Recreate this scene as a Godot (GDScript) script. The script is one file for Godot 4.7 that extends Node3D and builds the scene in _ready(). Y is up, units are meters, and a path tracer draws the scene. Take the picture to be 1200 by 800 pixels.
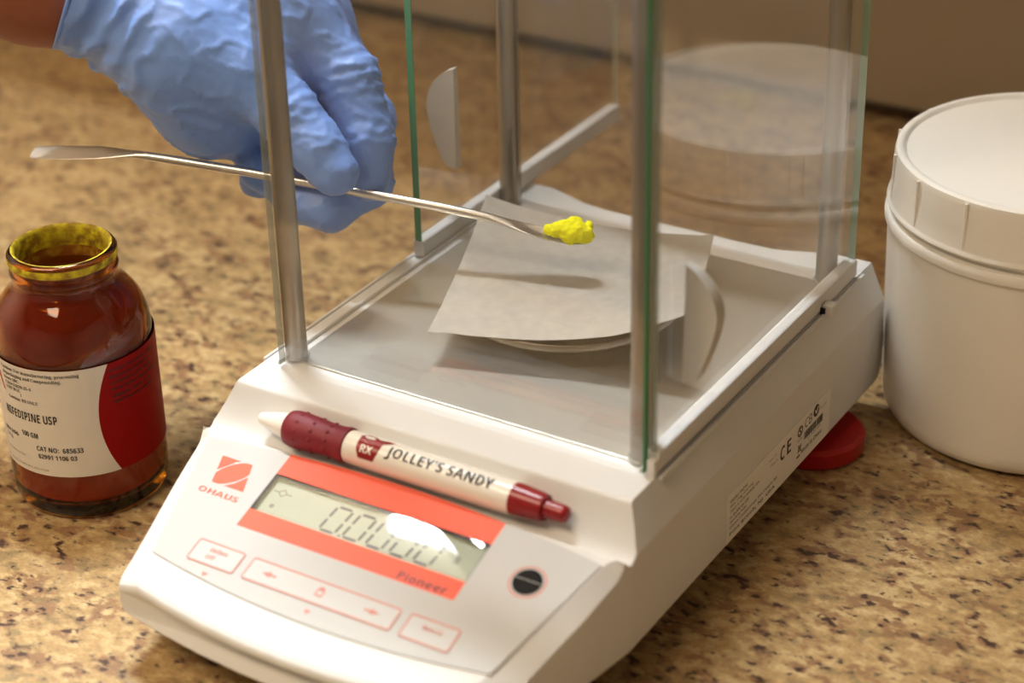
extends Node3D
# A laboratory bench: an analytical balance, an amber bottle, a white jar, and a gloved hand adding yellow powder with a spatula.
# The counter top is y = 0; x runs along the counter, z towards the viewer; metres.

const H1 := 0.08          # height of the balance's chamber floor
const TILT := 0.31416     # slope of the keypad panel
var mats := {}


# ---------------------------------------------------------------- meshes
class Geo:
	var v := PackedVector3Array()
	var i := PackedInt32Array()
	func tri(a: int, b: int, c: int) -> void:
		i.append(a); i.append(b); i.append(c)
	func quad(a: int, b: int, c: int, d: int) -> void:
		tri(a, b, c); tri(a, c, d)
	func add(o: Geo) -> Geo:
		var n := v.size()
		v.append_array(o.v)
		for k in o.i:
			i.append(k + n)
		return self
	func moved(t: Transform3D) -> Geo:
		for k in v.size():
			v[k] = t * v[k]
		return self
	func volume() -> float:
		var s := 0.0
		for k in range(0, i.size(), 3):
			s += v[i[k]].dot(v[i[k + 1]].cross(v[i[k + 2]]))
		return s
	func flip() -> Geo:
		for k in range(0, i.size(), 3):
			var t := i[k + 1]
			i[k + 1] = i[k + 2]
			i[k + 2] = t
		return self
	# clockwise winding seen from outside: the signed volume is negative
	func closed() -> Geo:
		if volume() > 0.0:
			flip()
		return self
	func mesh(angle := 40.0, cols := PackedColorArray()) -> ArrayMesh:
		var fn := PackedVector3Array()
		var nf := i.size() / 3
		fn.resize(nf)
		for f in nf:
			var a := v[i[f * 3]]
			fn[f] = -(v[i[f * 3 + 1]] - a).cross(v[i[f * 3 + 2]] - a)
		var arr := []
		arr.resize(Mesh.ARRAY_MAX)
		if angle >= 180.0:
			var vn := PackedVector3Array()
			vn.resize(v.size())
			for f in nf:
				for c in 3:
					vn[i[f * 3 + c]] += fn[f]
			for k in vn.size():
				vn[k] = vn[k].normalized()
			arr[Mesh.ARRAY_VERTEX] = v
			arr[Mesh.ARRAY_NORMAL] = vn
			if cols.size() == v.size():
				arr[Mesh.ARRAY_COLOR] = cols
			arr[Mesh.ARRAY_INDEX] = i
		else:
			var lim := cos(deg_to_rad(angle))
			var at := []
			at.resize(v.size())
			for k in v.size():
				at[k] = PackedInt32Array()
			for f in nf:
				for c in 3:
					at[i[f * 3 + c]].append(f)
			var pv := PackedVector3Array()
			var pn := PackedVector3Array()
			for f in nf:
				var n0 := fn[f].normalized()
				for c in 3:
					var k := i[f * 3 + c]
					var s := Vector3.ZERO
					for g in at[k]:
						if fn[g].normalized().dot(n0) >= lim:
							s += fn[g]
					pv.append(v[k])
					pn.append(s.normalized() if s.length() > 0.0 else n0)
			arr[Mesh.ARRAY_VERTEX] = pv
			arr[Mesh.ARRAY_NORMAL] = pn
		var m := ArrayMesh.new()
		m.add_surface_from_arrays(Mesh.PRIMITIVE_TRIANGLES, arr)
		return m


func grid(rows: Array, wrap := false) -> Geo:
	var g := Geo.new()
	var n: int = rows[0].size()
	for r in rows:
		for p in r:
			g.v.append(p)
	for r in rows.size() - 1:
		for k in (n if wrap else n - 1):
			var a := r * n + k
			var b := r * n + (k + 1) % n
			g.quad(a, b, b + n, a + n)
	return g


# a closed loft of closed rings
func loft(rings: Array) -> Geo:
	var g := grid(rings, true)
	var n: int = rings[0].size()
	for e in [0, rings.size() - 1]:
		var c := Vector3.ZERO
		for p in rings[e]:
			c += p
		var at := g.v.size()
		g.v.append(c / n)
		for k in n:
			if e == 0:
				g.tri(at, e * n + (k + 1) % n, e * n + k)
			else:
				g.tri(at, e * n + k, e * n + (k + 1) % n)
	return g.closed()


# a profile of (radius, height) turned about the y axis; closed where it begins and ends on the axis or where it is a loop
func lathe(prof: Array, seg := 64, from := 0.0, to := TAU) -> Geo:
	var rows := []
	var whole := to - from > TAU - 0.001
	for p in prof:
		var r := []
		for k in (seg if whole else seg + 1):
			var a := from + (to - from) * k / seg
			r.append(Vector3(sin(a) * p.x, p.y, cos(a) * p.x))
		rows.append(r)
	var g := grid(rows, whole)
	if whole:
		g.closed()
	return g


func rounded(pts: Array, r: float, n := 4) -> Array:
	# rounds the inner corners of an open polyline of Vector2
	var o := [pts[0]]
	for k in range(1, pts.size() - 1):
		var p: Vector2 = pts[k]
		var a: Vector2 = pts[k - 1] - p
		var b: Vector2 = pts[k + 1] - p
		var d: float = minf(r, minf(a.length(), b.length()) * 0.45)
		var s := p + a.normalized() * d
		var e := p + b.normalized() * d
		for j in n + 1:
			var t := float(j) / n
			o.append(s.lerp(p, t).lerp(p.lerp(e, t), t))
	o.append(pts[-1])
	return o


func box(size: Vector3, at := Vector3.ZERO, bevel := 0.0) -> Geo:
	var h := size / 2.0
	var b := minf(bevel, minf(h.x, minf(h.y, h.z)) * 0.95)
	if b <= 0.0:
		var r := []
		for y in [-h.y, h.y]:
			r.append([Vector3(-h.x, y, -h.z) + at, Vector3(h.x, y, -h.z) + at, Vector3(h.x, y, h.z) + at, Vector3(-h.x, y, h.z) + at])
		return loft(r)
	var rings := []
	for q in [[-h.y, b], [-h.y + b * 0.3, b * 0.3], [-h.y + b, 0.0], [h.y - b, 0.0], [h.y - b * 0.3, b * 0.3], [h.y, b]]:
		var ring := []
		var ins: float = q[1]
		for c in [[-1, -1], [1, -1], [1, 1], [-1, 1]]:
			for k in 4:
				var a0 := {-3: 0.0, -1: 0.0, 1: 0.0}
				var base := atan2(c[1], c[0]) - PI / 4
				var ang := base + k * PI / 6
				var cx: float = c[0] * (h.x - b)
				var cz: float = c[1] * (h.z - b)
				ring.append(Vector3(cx + cos(ang) * (b - ins), q[0], cz + sin(ang) * (b - ins)) + at)
		rings.append(ring)
	return loft(rings)


func cyl(r: float, y0: float, y1: float, at := Vector3.ZERO, bev := 0.0006, seg := 32) -> Geo:
	var g := lathe([Vector2(0, y0), Vector2(r - bev, y0), Vector2(r, y0 + bev), Vector2(r, y1 - bev), Vector2(r - bev, y1), Vector2(0, y1)], seg)
	return g.moved(Transform3D(Basis(), at))


# an outline in (x, y) of a plane, from height lo to hi of the frame's own y (outline y becomes z)
func slab(poly: PackedVector2Array, lo: float, hi: float) -> Geo:
	var g := Geo.new()
	var t := Geometry2D.triangulate_polygon(poly)
	var n := poly.size()
	for y in [lo, hi]:
		for p in poly:
			g.v.append(Vector3(p.x, y, p.y))
	for k in range(0, t.size(), 3):
		g.tri(t[k] + n, t[k + 1] + n, t[k + 2] + n)
		g.tri(t[k], t[k + 2], t[k + 1])
	# the sides
	var side_first := g.i.size()
	for k in n:
		var b := (k + 1) % n
		g.quad(k, b, b + n, k + n)
	if not Geometry2D.is_polygon_clockwise(poly):
		pass
	# turn the sides so that they agree with the caps
	var cap := (g.v[g.i[1]] - g.v[g.i[0]]).cross(g.v[g.i[2]] - g.v[g.i[0]])
	if cap.y > 0.0:
		for k in range(0, side_first, 3):
			var s := g.i[k + 1]
			g.i[k + 1] = g.i[k + 2]
			g.i[k + 2] = s
	var c := Vector3.ZERO
	for p in poly:
		c += Vector3(p.x, 0, p.y) / n
	var area := 0.0
	for k in n:
		area += poly[k].cross(poly[(k + 1) % n])
	if area < 0.0:
		for k in range(side_first, g.i.size(), 3):
			var s := g.i[k + 1]
			g.i[k + 1] = g.i[k + 2]
			g.i[k + 2] = s
	return g.closed()


func rect2(x0: float, y0: float, x1: float, y1: float, r := 0.0, n := 4) -> PackedVector2Array:
	if r <= 0.0:
		return PackedVector2Array([Vector2(x0, y0), Vector2(x1, y0), Vector2(x1, y1), Vector2(x0, y1)])
	var o := PackedVector2Array()
	for c in [[x1 - r, y1 - r, 0.0], [x0 + r, y1 - r, PI / 2], [x0 + r, y0 + r, PI], [x1 - r, y0 + r, 1.5 * PI]]:
		for k in n + 1:
			var a: float = c[2] + PI / 2 * k / n
			o.append(Vector2(c[0] + cos(a) * r, c[1] + sin(a) * r))
	return o


func oval2(c: Vector2, rx: float, ry: float, turn := 0.0, n := 32) -> PackedVector2Array:
	var o := PackedVector2Array()
	for k in n:
		var a := TAU * k / n
		o.append(c + Vector2(cos(a) * rx, sin(a) * ry).rotated(turn))
	return o


# a flat ring between an outline and the same outline shrunk
func outline_band(poly: PackedVector2Array, w: float, lo: float, hi: float) -> Geo:
	var inner := Geometry2D.offset_polygon(poly, -w)[0]
	var g := Geo.new()
	for k in poly.size():
		var p := poly[k]
		var q := poly[(k + 1) % poly.size()]
		g.add(slab(PackedVector2Array([p, q, nearest(inner, q), nearest(inner, p)]), lo, hi))
	return g


func nearest(poly: PackedVector2Array, p: Vector2) -> Vector2:
	var best := poly[0]
	for k in poly.size():
		var c := Geometry2D.get_closest_point_to_segment(p, poly[k], poly[(k + 1) % poly.size()])
		if c.distance_to(p) < best.distance_to(p):
			best = c
	return best


# flat lettering fitted into a box of the given width and height, its lower left corner at the origin; put() places each point
var text_cache := {}
func letters(text: String, w: float, h: float, put: Callable, bold := false, serif := false, fine := 0.0) -> Geo:
	var tm := TextMesh.new()
	var f := SystemFont.new()
	f.font_names = PackedStringArray(["Droid Serif" if serif else "Droid Sans"])
	f.font_weight = 700 if bold else 400
	tm.font = f
	tm.text = text
	tm.font_size = 32
	tm.pixel_size = 0.01
	tm.curve_step = 2.0
	tm.depth = 0.0
	var a := tm.get_mesh_arrays()
	var g := Geo.new()
	var pts: PackedVector3Array = a[Mesh.ARRAY_VERTEX]
	if pts.is_empty():
		return g
	var lo := Vector2(1e9, 1e9)
	var hi := -lo
	for p in pts:
		lo = lo.min(Vector2(p.x, p.y))
		hi = hi.max(Vector2(p.x, p.y))
	for p in pts:
		var q := Vector2((p.x - lo.x) / (hi.x - lo.x) * w, (p.y - lo.y) / (hi.y - lo.y) * h)
		g.v.append(Vector3(q.x, q.y, 0))
	if a[Mesh.ARRAY_INDEX] != null and a[Mesh.ARRAY_INDEX].size():
		g.i = a[Mesh.ARRAY_INDEX]
	else:
		for k in pts.size():
			g.i.append(k)
	if fine > 0.0:
		var cut := true
		while cut:
			cut = false
			var old := g.i
			g.i = PackedInt32Array()
			for k in range(0, old.size(), 3):
				var t := [old[k], old[k + 1], old[k + 2]]
				var best := 0
				var far := -1.0
				for c in 3:
					var l := g.v[t[c]].distance_to(g.v[t[(c + 1) % 3]])
					if l > far:
						far = l
						best = c
				if far <= fine:
					g.tri(t[0], t[1], t[2])
					continue
				cut = true
				var m := g.v.size()
				g.v.append((g.v[t[best]] + g.v[t[(best + 1) % 3]]) * 0.5)
				g.tri(t[best], m, t[(best + 2) % 3])
				g.tri(m, t[(best + 1) % 3], t[(best + 2) % 3])
	for k in g.v.size():
		g.v[k] = put.call(Vector2(g.v[k].x, g.v[k].y))
	return g


# ---------------------------------------------------------------- fields of joined capsules, meshed as surface nets
func capsule(p: Vector3, c: Array) -> float:
	var a: Vector3 = c[0]
	var ab: Vector3 = c[4]
	var t := clampf((p - a).dot(ab) * c[5], 0.0, 1.0)
	return p.distance_to(a + ab * t) - lerpf(c[2], c[3], t)


func bone(a: Vector4, b: Vector4) -> Array:
	var p := Vector3(a.x, a.y, a.z)
	var q := Vector3(b.x, b.y, b.z)
	return [p, q, a.w, b.w, q - p, 1.0 / maxf((q - p).length_squared(), 1e-9)]


func smin(a: float, b: float, k: float) -> float:
	var h := maxf(k - absf(a - b), 0.0) / k
	return minf(a, b) - h * h * k * 0.25


func surface_net(field: Callable, lo: Vector3, hi: Vector3, cell: float) -> Geo:
	var n := Vector3i(((hi - lo) / cell).ceil()) + Vector3i.ONE * 2
	var sx := 1
	var sy := n.x
	var sz := n.x * n.y
	var f := PackedFloat32Array()
	f.resize(n.x * n.y * n.z)
	f.fill(1.0)
	var B := 6
	for bz in range(0, n.z, B):
		for by in range(0, n.y, B):
			for bx in range(0, n.x, B):
				var c := lo + Vector3(bx + B * 0.5, by + B * 0.5, bz + B * 0.5) * cell
				var d: float = field.call(c)
				if absf(d) > B * cell * 1.1 + 0.004:
					if d < 0.0:
						for z in range(bz, mini(bz + B, n.z)):
							for y in range(by, mini(by + B, n.y)):
								for x in range(bx, mini(bx + B, n.x)):
									f[x + y * sy + z * sz] = -1.0
					continue
				for z in range(bz, mini(bz + B, n.z)):
					for y in range(by, mini(by + B, n.y)):
						for x in range(bx, mini(bx + B, n.x)):
							f[x + y * sy + z * sz] = field.call(lo + Vector3(x, y, z) * cell)
	var idx := PackedInt32Array()
	idx.resize(f.size())
	idx.fill(-1)
	var g := Geo.new()
	var offs := [0, sx, sy, sx + sy, sz, sx + sz, sy + sz, sx + sy + sz]
	var edges := [[0, 1], [2, 3], [4, 5], [6, 7], [0, 2], [1, 3], [4, 6], [5, 7], [0, 4], [1, 5], [2, 6], [3, 7]]
	for z in n.z - 1:
		for y in n.y - 1:
			for x in n.x - 1:
				var at := x + y * sy + z * sz
				var s := 0
				for k in 8:
					if f[at + offs[k]] < 0.0:
						s += 1
				if s == 0 or s == 8:
					continue
				var sum := Vector3.ZERO
				var cnt := 0
				for e in edges:
					var a: float = f[at + offs[e[0]]]
					var b: float = f[at + offs[e[1]]]
					if (a < 0.0) != (b < 0.0):
						var t := a / (a - b)
						var p := Vector3(e[0] & 1, (e[0] >> 1) & 1, e[0] >> 2)
						var q := Vector3(e[1] & 1, (e[1] >> 1) & 1, e[1] >> 2)
						sum += p.lerp(q, t)
						cnt += 1
				idx[at] = g.v.size()
				g.v.append(lo + (Vector3(x, y, z) + sum / cnt) * cell)
	for z in range(1, n.z - 1):
		for y in range(1, n.y - 1):
			for x in range(1, n.x - 1):
				var at := x + y * sy + z * sz
				var inside := f[at] < 0.0
				for ax in 3:
					var st: int = [sx, sy, sz][ax]
					if inside == (f[at + st] < 0.0):
						continue
					var u: int = [sy, sz, sx][ax]
					var w: int = [sz, sx, sy][ax]
					var a := idx[at]
					var b := idx[at - u]
					var c := idx[at - u - w]
					var d := idx[at - w]
					if a < 0 or b < 0 or c < 0 or d < 0:
						continue
					if inside:
						g.quad(a, d, c, b)
					else:
						g.quad(a, b, c, d)
	return g.closed()


func vertex_normals(g: Geo) -> PackedVector3Array:
	var vn := PackedVector3Array()
	vn.resize(g.v.size())
	for k in range(0, g.i.size(), 3):
		var a := g.v[g.i[k]]
		var nn := -(g.v[g.i[k + 1]] - a).cross(g.v[g.i[k + 2]] - a)
		for c in 3:
			vn[g.i[k + c]] += nn
	for k in vn.size():
		vn[k] = vn[k].normalized()
	return vn


# ---------------------------------------------------------------- materials
func mat(called: String, c: Color, rough := 0.5, metal := 0.0, spec := 0.5) -> StandardMaterial3D:
	if mats.has(called):
		return mats[called]
	var m := StandardMaterial3D.new()
	m.resource_name = called
	m.albedo_color = c
	m.roughness = rough
	m.metallic = metal
	m.metallic_specular = spec
	mats[called] = m
	return m


func noise(freq: float, octaves := 3, kind := FastNoiseLite.TYPE_SIMPLEX_SMOOTH, sd := 1, fract := FastNoiseLite.FRACTAL_FBM) -> FastNoiseLite:
	var n := FastNoiseLite.new()
	n.noise_type = kind
	n.seed = sd
	n.frequency = freq
	n.fractal_type = fract
	n.fractal_octaves = octaves
	return n


func noise_tex(n: FastNoiseLite, size := 256, bump := 0.0, ramp: Gradient = null) -> ImageTexture:
	var im := n.get_seamless_image(size, size)
	im.convert(Image.FORMAT_RGBA8)
	if ramp:
		for y in size:
			for x in size:
				im.set_pixel(x, y, ramp.sample(im.get_pixel(x, y).r))
	if bump > 0.0:
		im.bump_map_to_normal_map(bump)
	return ImageTexture.create_from_image(im)


func triplanar(m: StandardMaterial3D, s: Vector3, world := false) -> void:
	m.uv1_triplanar = true
	m.uv1_world_triplanar = world
	m.uv1_scale = s


func ramp(stops: Array) -> Gradient:
	var g := Gradient.new()
	var off := PackedFloat32Array()
	var col := PackedColorArray()
	for s in stops:
		off.append(s[0])
		col.append(s[1])
	g.offsets = off
	g.colors = col
	return g


func stone_texture(size: int) -> ImageTexture:
	var a := noise(0.012, 4, FastNoiseLite.TYPE_SIMPLEX_SMOOTH, 11).get_seamless_image(size, size).get_data()      # broad clouds
	var b := noise(0.045, 4, FastNoiseLite.TYPE_SIMPLEX_SMOOTH, 23).get_seamless_image(size, size).get_data()      # patches
	var c := noise(0.045, 4, FastNoiseLite.TYPE_SIMPLEX_SMOOTH, 37).get_seamless_image(size, size).get_data()       # specks
	var d := noise(0.016, 3, FastNoiseLite.TYPE_SIMPLEX_SMOOTH, 51).get_seamless_image(size, size).get_data()       # where specks gather
	var e := noise(0.15, 3, FastNoiseLite.TYPE_SIMPLEX_SMOOTH, 77).get_seamless_image(size, size).get_data()         # grain
	var out := PackedByteArray()
	out.resize(size * size * 3)
	var tan := Vector3(174, 144, 98)
	var cream := Vector3(198, 173, 126)
	var rust := Vector3(144, 108, 76)
	var olive := Vector3(132, 114, 80)
	var dark := Vector3(62, 40, 34)
	for k in size * size:
		var va := a[k] / 255.0
		var vb := b[k] / 255.0
		var vc := c[k] / 255.0
		var vd := d[k] / 255.0
		var ve := e[k] / 255.0
		var col := tan.lerp(cream, smoothstep(0.42, 0.72, vb * 0.6 + va * 0.4))
		col = col.lerp(rust, 0.9 * smoothstep(0.52, 0.68, vd * 0.55 + (1.0 - vb) * 0.45))
		col = col.lerp(olive, 0.6 * smoothstep(0.56, 0.7, (1.0 - va) * 0.5 + vc * 0.5))
		var s := smoothstep(0.615, 0.73, vc * 0.66 + vd * 0.27 + ve * 0.10 - 0.02)
		col = col.lerp(Vector3(112, 84, 60), 0.55 * smoothstep(0.54, 0.68, ve * 0.5 + vc * 0.35 + vd * 0.15))
		col = col.lerp(dark, 0.88 * s)
		col *= 0.88 + 0.24 * ve
		out[k * 3] = clampi(int(col.x), 0, 255)
		out[k * 3 + 1] = clampi(int(col.y), 0, 255)
		out[k * 3 + 2] = clampi(int(col.z), 0, 255)
	return ImageTexture.create_from_image(Image.create_from_data(size, size, false, Image.FORMAT_RGB8, out))


# ---------------------------------------------------------------- objects
func obj(called: String, g: Geo, m: Material, parent: Node3D = self, angle := 40.0) -> MeshInstance3D:
	var o := MeshInstance3D.new()
	o.name = called
	o.mesh = g.mesh(angle)
	o.material_override = m
	parent.add_child(o, true)
	return o


func thing(called: String, label: String, category: String, at := Vector3.ZERO) -> Node3D:
	var o := Node3D.new()
	o.name = called
	o.position = at
	add_child(o, true)
	return tag(o, label, category)


func tag(o: Node3D, label: String, category: String) -> Node3D:
	o.set_meta("label", label)
	o.set_meta("category", category)
	return o


func structure(called: String, g: Geo, m: Material, angle := 40.0) -> MeshInstance3D:
	var o := obj(called, g, m, self, angle)
	o.set_meta("kind", "structure")
	return o


func glass_pane(called: String, size: Vector3, at: Vector3, parent: Node3D, edge_low: String, edge_high: String) -> MeshInstance3D:
	# clear faces and, as a part of their own, the green edges
	var thin: int = 0 if size.x < size.z else 2
	var h := size / 2.0
	var g := Geo.new()
	for s in [-1.0, 1.0]:
		var n := g.v.size()
		for c in [[-1, -1], [1, -1], [1, 1], [-1, 1]]:
			if thin == 0:
				g.v.append(at + Vector3(s * h.x, c[1] * h.y, c[0] * h.z))
			else:
				g.v.append(at + Vector3(c[0] * h.x, c[1] * h.y, s * h.z))
		if (s > 0.0) == (thin == 0):
			g.quad(n, n + 1, n + 2, n + 3)
		else:
			g.quad(n, n + 3, n + 2, n + 1)
	var o := obj(called, g, mats["glass"], parent)
	var k := 0
	for s in [-1.0, 1.0]:
		var e: Geo
		if thin == 0:
			e = box(Vector3(size.x, size.y, 0.0004), at + Vector3(0, 0, s * h.z))
		else:
			e = box(Vector3(0.0004, size.y, size.z), at + Vector3(s * h.x, 0, 0))
		obj("glass_edge", e, mats[[edge_low, edge_high][k]], o)
		k += 1
	return o


func panel_frame() -> Transform3D:
	# x across, y out of the keypad, z down the slope; the origin at the top middle of the keypad
	return Transform3D(Basis(Vector3.RIGHT, Vector3(0, cos(TILT), sin(TILT)), Vector3(0, -sin(TILT), cos(TILT))), Vector3(0, H1 - 0.0157, 0.1376))


func housing() -> Geo:
	var st := [  # z, top, bottom
		[-0.1255, -0.030, -0.058], [-0.1235, -0.018, -0.062], [-0.117, 0.0, -0.062], [-0.112, 0.0, -0.062], [-0.104, 0.0, -0.062], [-0.09, 0.0, -0.062], [0.0, 0.0, -0.062], [0.09, 0.0, -0.062], [0.1155, 0.0, -0.062]]
	var tray := [Vector2(0.1155, 0.0), Vector2(0.1168, -0.0006), Vector2(0.118, -0.0028), Vector2(0.1202, -0.0075), Vector2(0.123, -0.0125), Vector2(0.1258, -0.0165), Vector2(0.1285, -0.0188), Vector2(0.131, -0.0190), Vector2(0.133, -0.0172), Vector2(0.1345, -0.0154)]
	for k in range(0, tray.size() - 1):
		for j in 3:
			var q: Vector2 = tray[k].cubic_interpolate(tray[k + 1], tray[maxi(k - 1, 0)], tray[mini(k + 2, tray.size() - 1)], j / 3.0)
			if k > 0 or j > 0:
				st.append([q.x, q.y, -0.062])
	for z in [0.1345, 0.1376, 0.141, 0.1448, 0.1454, 0.151, 0.158, 0.1646, 0.1654, 0.172, 0.18, 0.188, 0.195, 0.2025, 0.210, 0.2165]:
		st.append([z, -0.0157 - 0.3249 * (z - 0.1376) - 0.0007, lerpf(-0.062, -0.060, smoothstep(0.18, 0.2165, z))])
	st.append([0.2180, -0.0430, -0.0596])
	st.append([0.2190, -0.0438, -0.0592])
	st.append([0.2196, -0.0450, -0.0586])
	st.append([0.2198, -0.0466, -0.0580])
	var rings := []
	for s in st:
		var z: float = s[0]
		var yt: float = s[1]
		var yb: float = s[2]
		var ws := 0.103 - 0.0142 * clampf((z - 0.13) / 0.087, 0.0, 1.0)
		var wt := 0.0955
		var ysh := -0.017
		if z > 0.1342:
			wt = lerpf(ws, overlay_side((z - 0.1376) / 0.951) + 0.0007, smoothstep(0.131, 0.1376, z))
			ysh = yt - 0.0052 * smoothstep(0.131, 0.139, z) - 0.0003
		elif yt < 0.0 and z > 0.0:
			wt = minf(0.0955 + 0.0072 * (-yt / 0.017), 0.1026)
			ysh = minf(-0.017, yt - 0.0005)
		elif yt < 0.0:
			ysh = yt - 0.012
			wt = 0.0955 - 0.002
			ws -= 0.002
		if z > 0.2175:
			wt -= 0.2 * (z - 0.2165)
			ws -= 0.3 * (z - 0.2165)
		var ring := [Vector2(-ws + 0.004, yb), Vector2(-ws + 0.0008, yb + 0.0012), Vector2(-ws, yb + 0.004), Vector2(-ws, ysh)]
		var pocket: float = 0.0042 if z > 0.1451 and z < 0.1650 else 0.0
		for x in [-1.0, -0.8, -0.0586, -0.0550, -0.04, -0.02, 0.0, 0.02, 0.04, 0.0501, 0.0540, 0.8, 1.0]:
			var inner: bool = absf(x) < 0.0552 and x < 0.0502
			ring.append(Vector2(x * wt if absf(x) > 0.5 else x, yt - (pocket if inner else 0.0)))
		ring.append_array([Vector2(ws, ysh), Vector2(ws, yb + 0.004), Vector2(ws - 0.0008, yb + 0.0012), Vector2(ws - 0.004, yb)])
		for k in 7:
			ring.append(Vector2(lerpf(ws - 0.004, -ws + 0.004, (k + 1) / 8.0), yb))
		var r := []
		for p in ring:
			var bulge := -0.0095 * pow(p.x / 0.088, 2.0) * smoothstep(0.15, 0.2165, z)
			var zz := z + bulge
			if p.y > yb + 0.005:
				p.y -= 0.3249 * bulge
			zz += 0.010 * smoothstep(-0.10, -0.117, z) * (1.0 - smoothstep(0.045, 0.08, absf(p.x)))
			r.append(Vector3(p.x, H1 + p.y, zz))
		rings.append(r)
	return loft(rings)


func overlay_top(x: float) -> float:
	return -0.0052 + 0.0068 * pow(x / 0.095, 2.0)


func overlay_side(u: float) -> float:
	return 0.0955 - 0.0165 * clampf(u / 0.068, 0.0, 1.2)


func overlay_low(x: float) -> float:
	return 0.0692 - 0.0075 * pow(x / 0.083, 2.0)


func overlay_piece(x0: float, x1: float, from_u: float, down_to: float) -> PackedVector2Array:
	# the part of the white keypad sheet between two x, from its top edge (or from_u) to its bottom edge (or down_to)
	var o := PackedVector2Array()
	for k in 13:
		var x := lerpf(x0, x1, k / 12.0)
		o.append(Vector2(x, maxf(overlay_top(x), from_u)))
	for k in 13:
		var x := lerpf(x1, x0, k / 12.0)
		o.append(Vector2(x, minf(overlay_low(x), down_to)))
	var r := PackedVector2Array()
	for p in o:
		var w := overlay_side(p.y)
		r.append(Vector2(clampf(p.x, -w, w), p.y))
	return r


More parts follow.
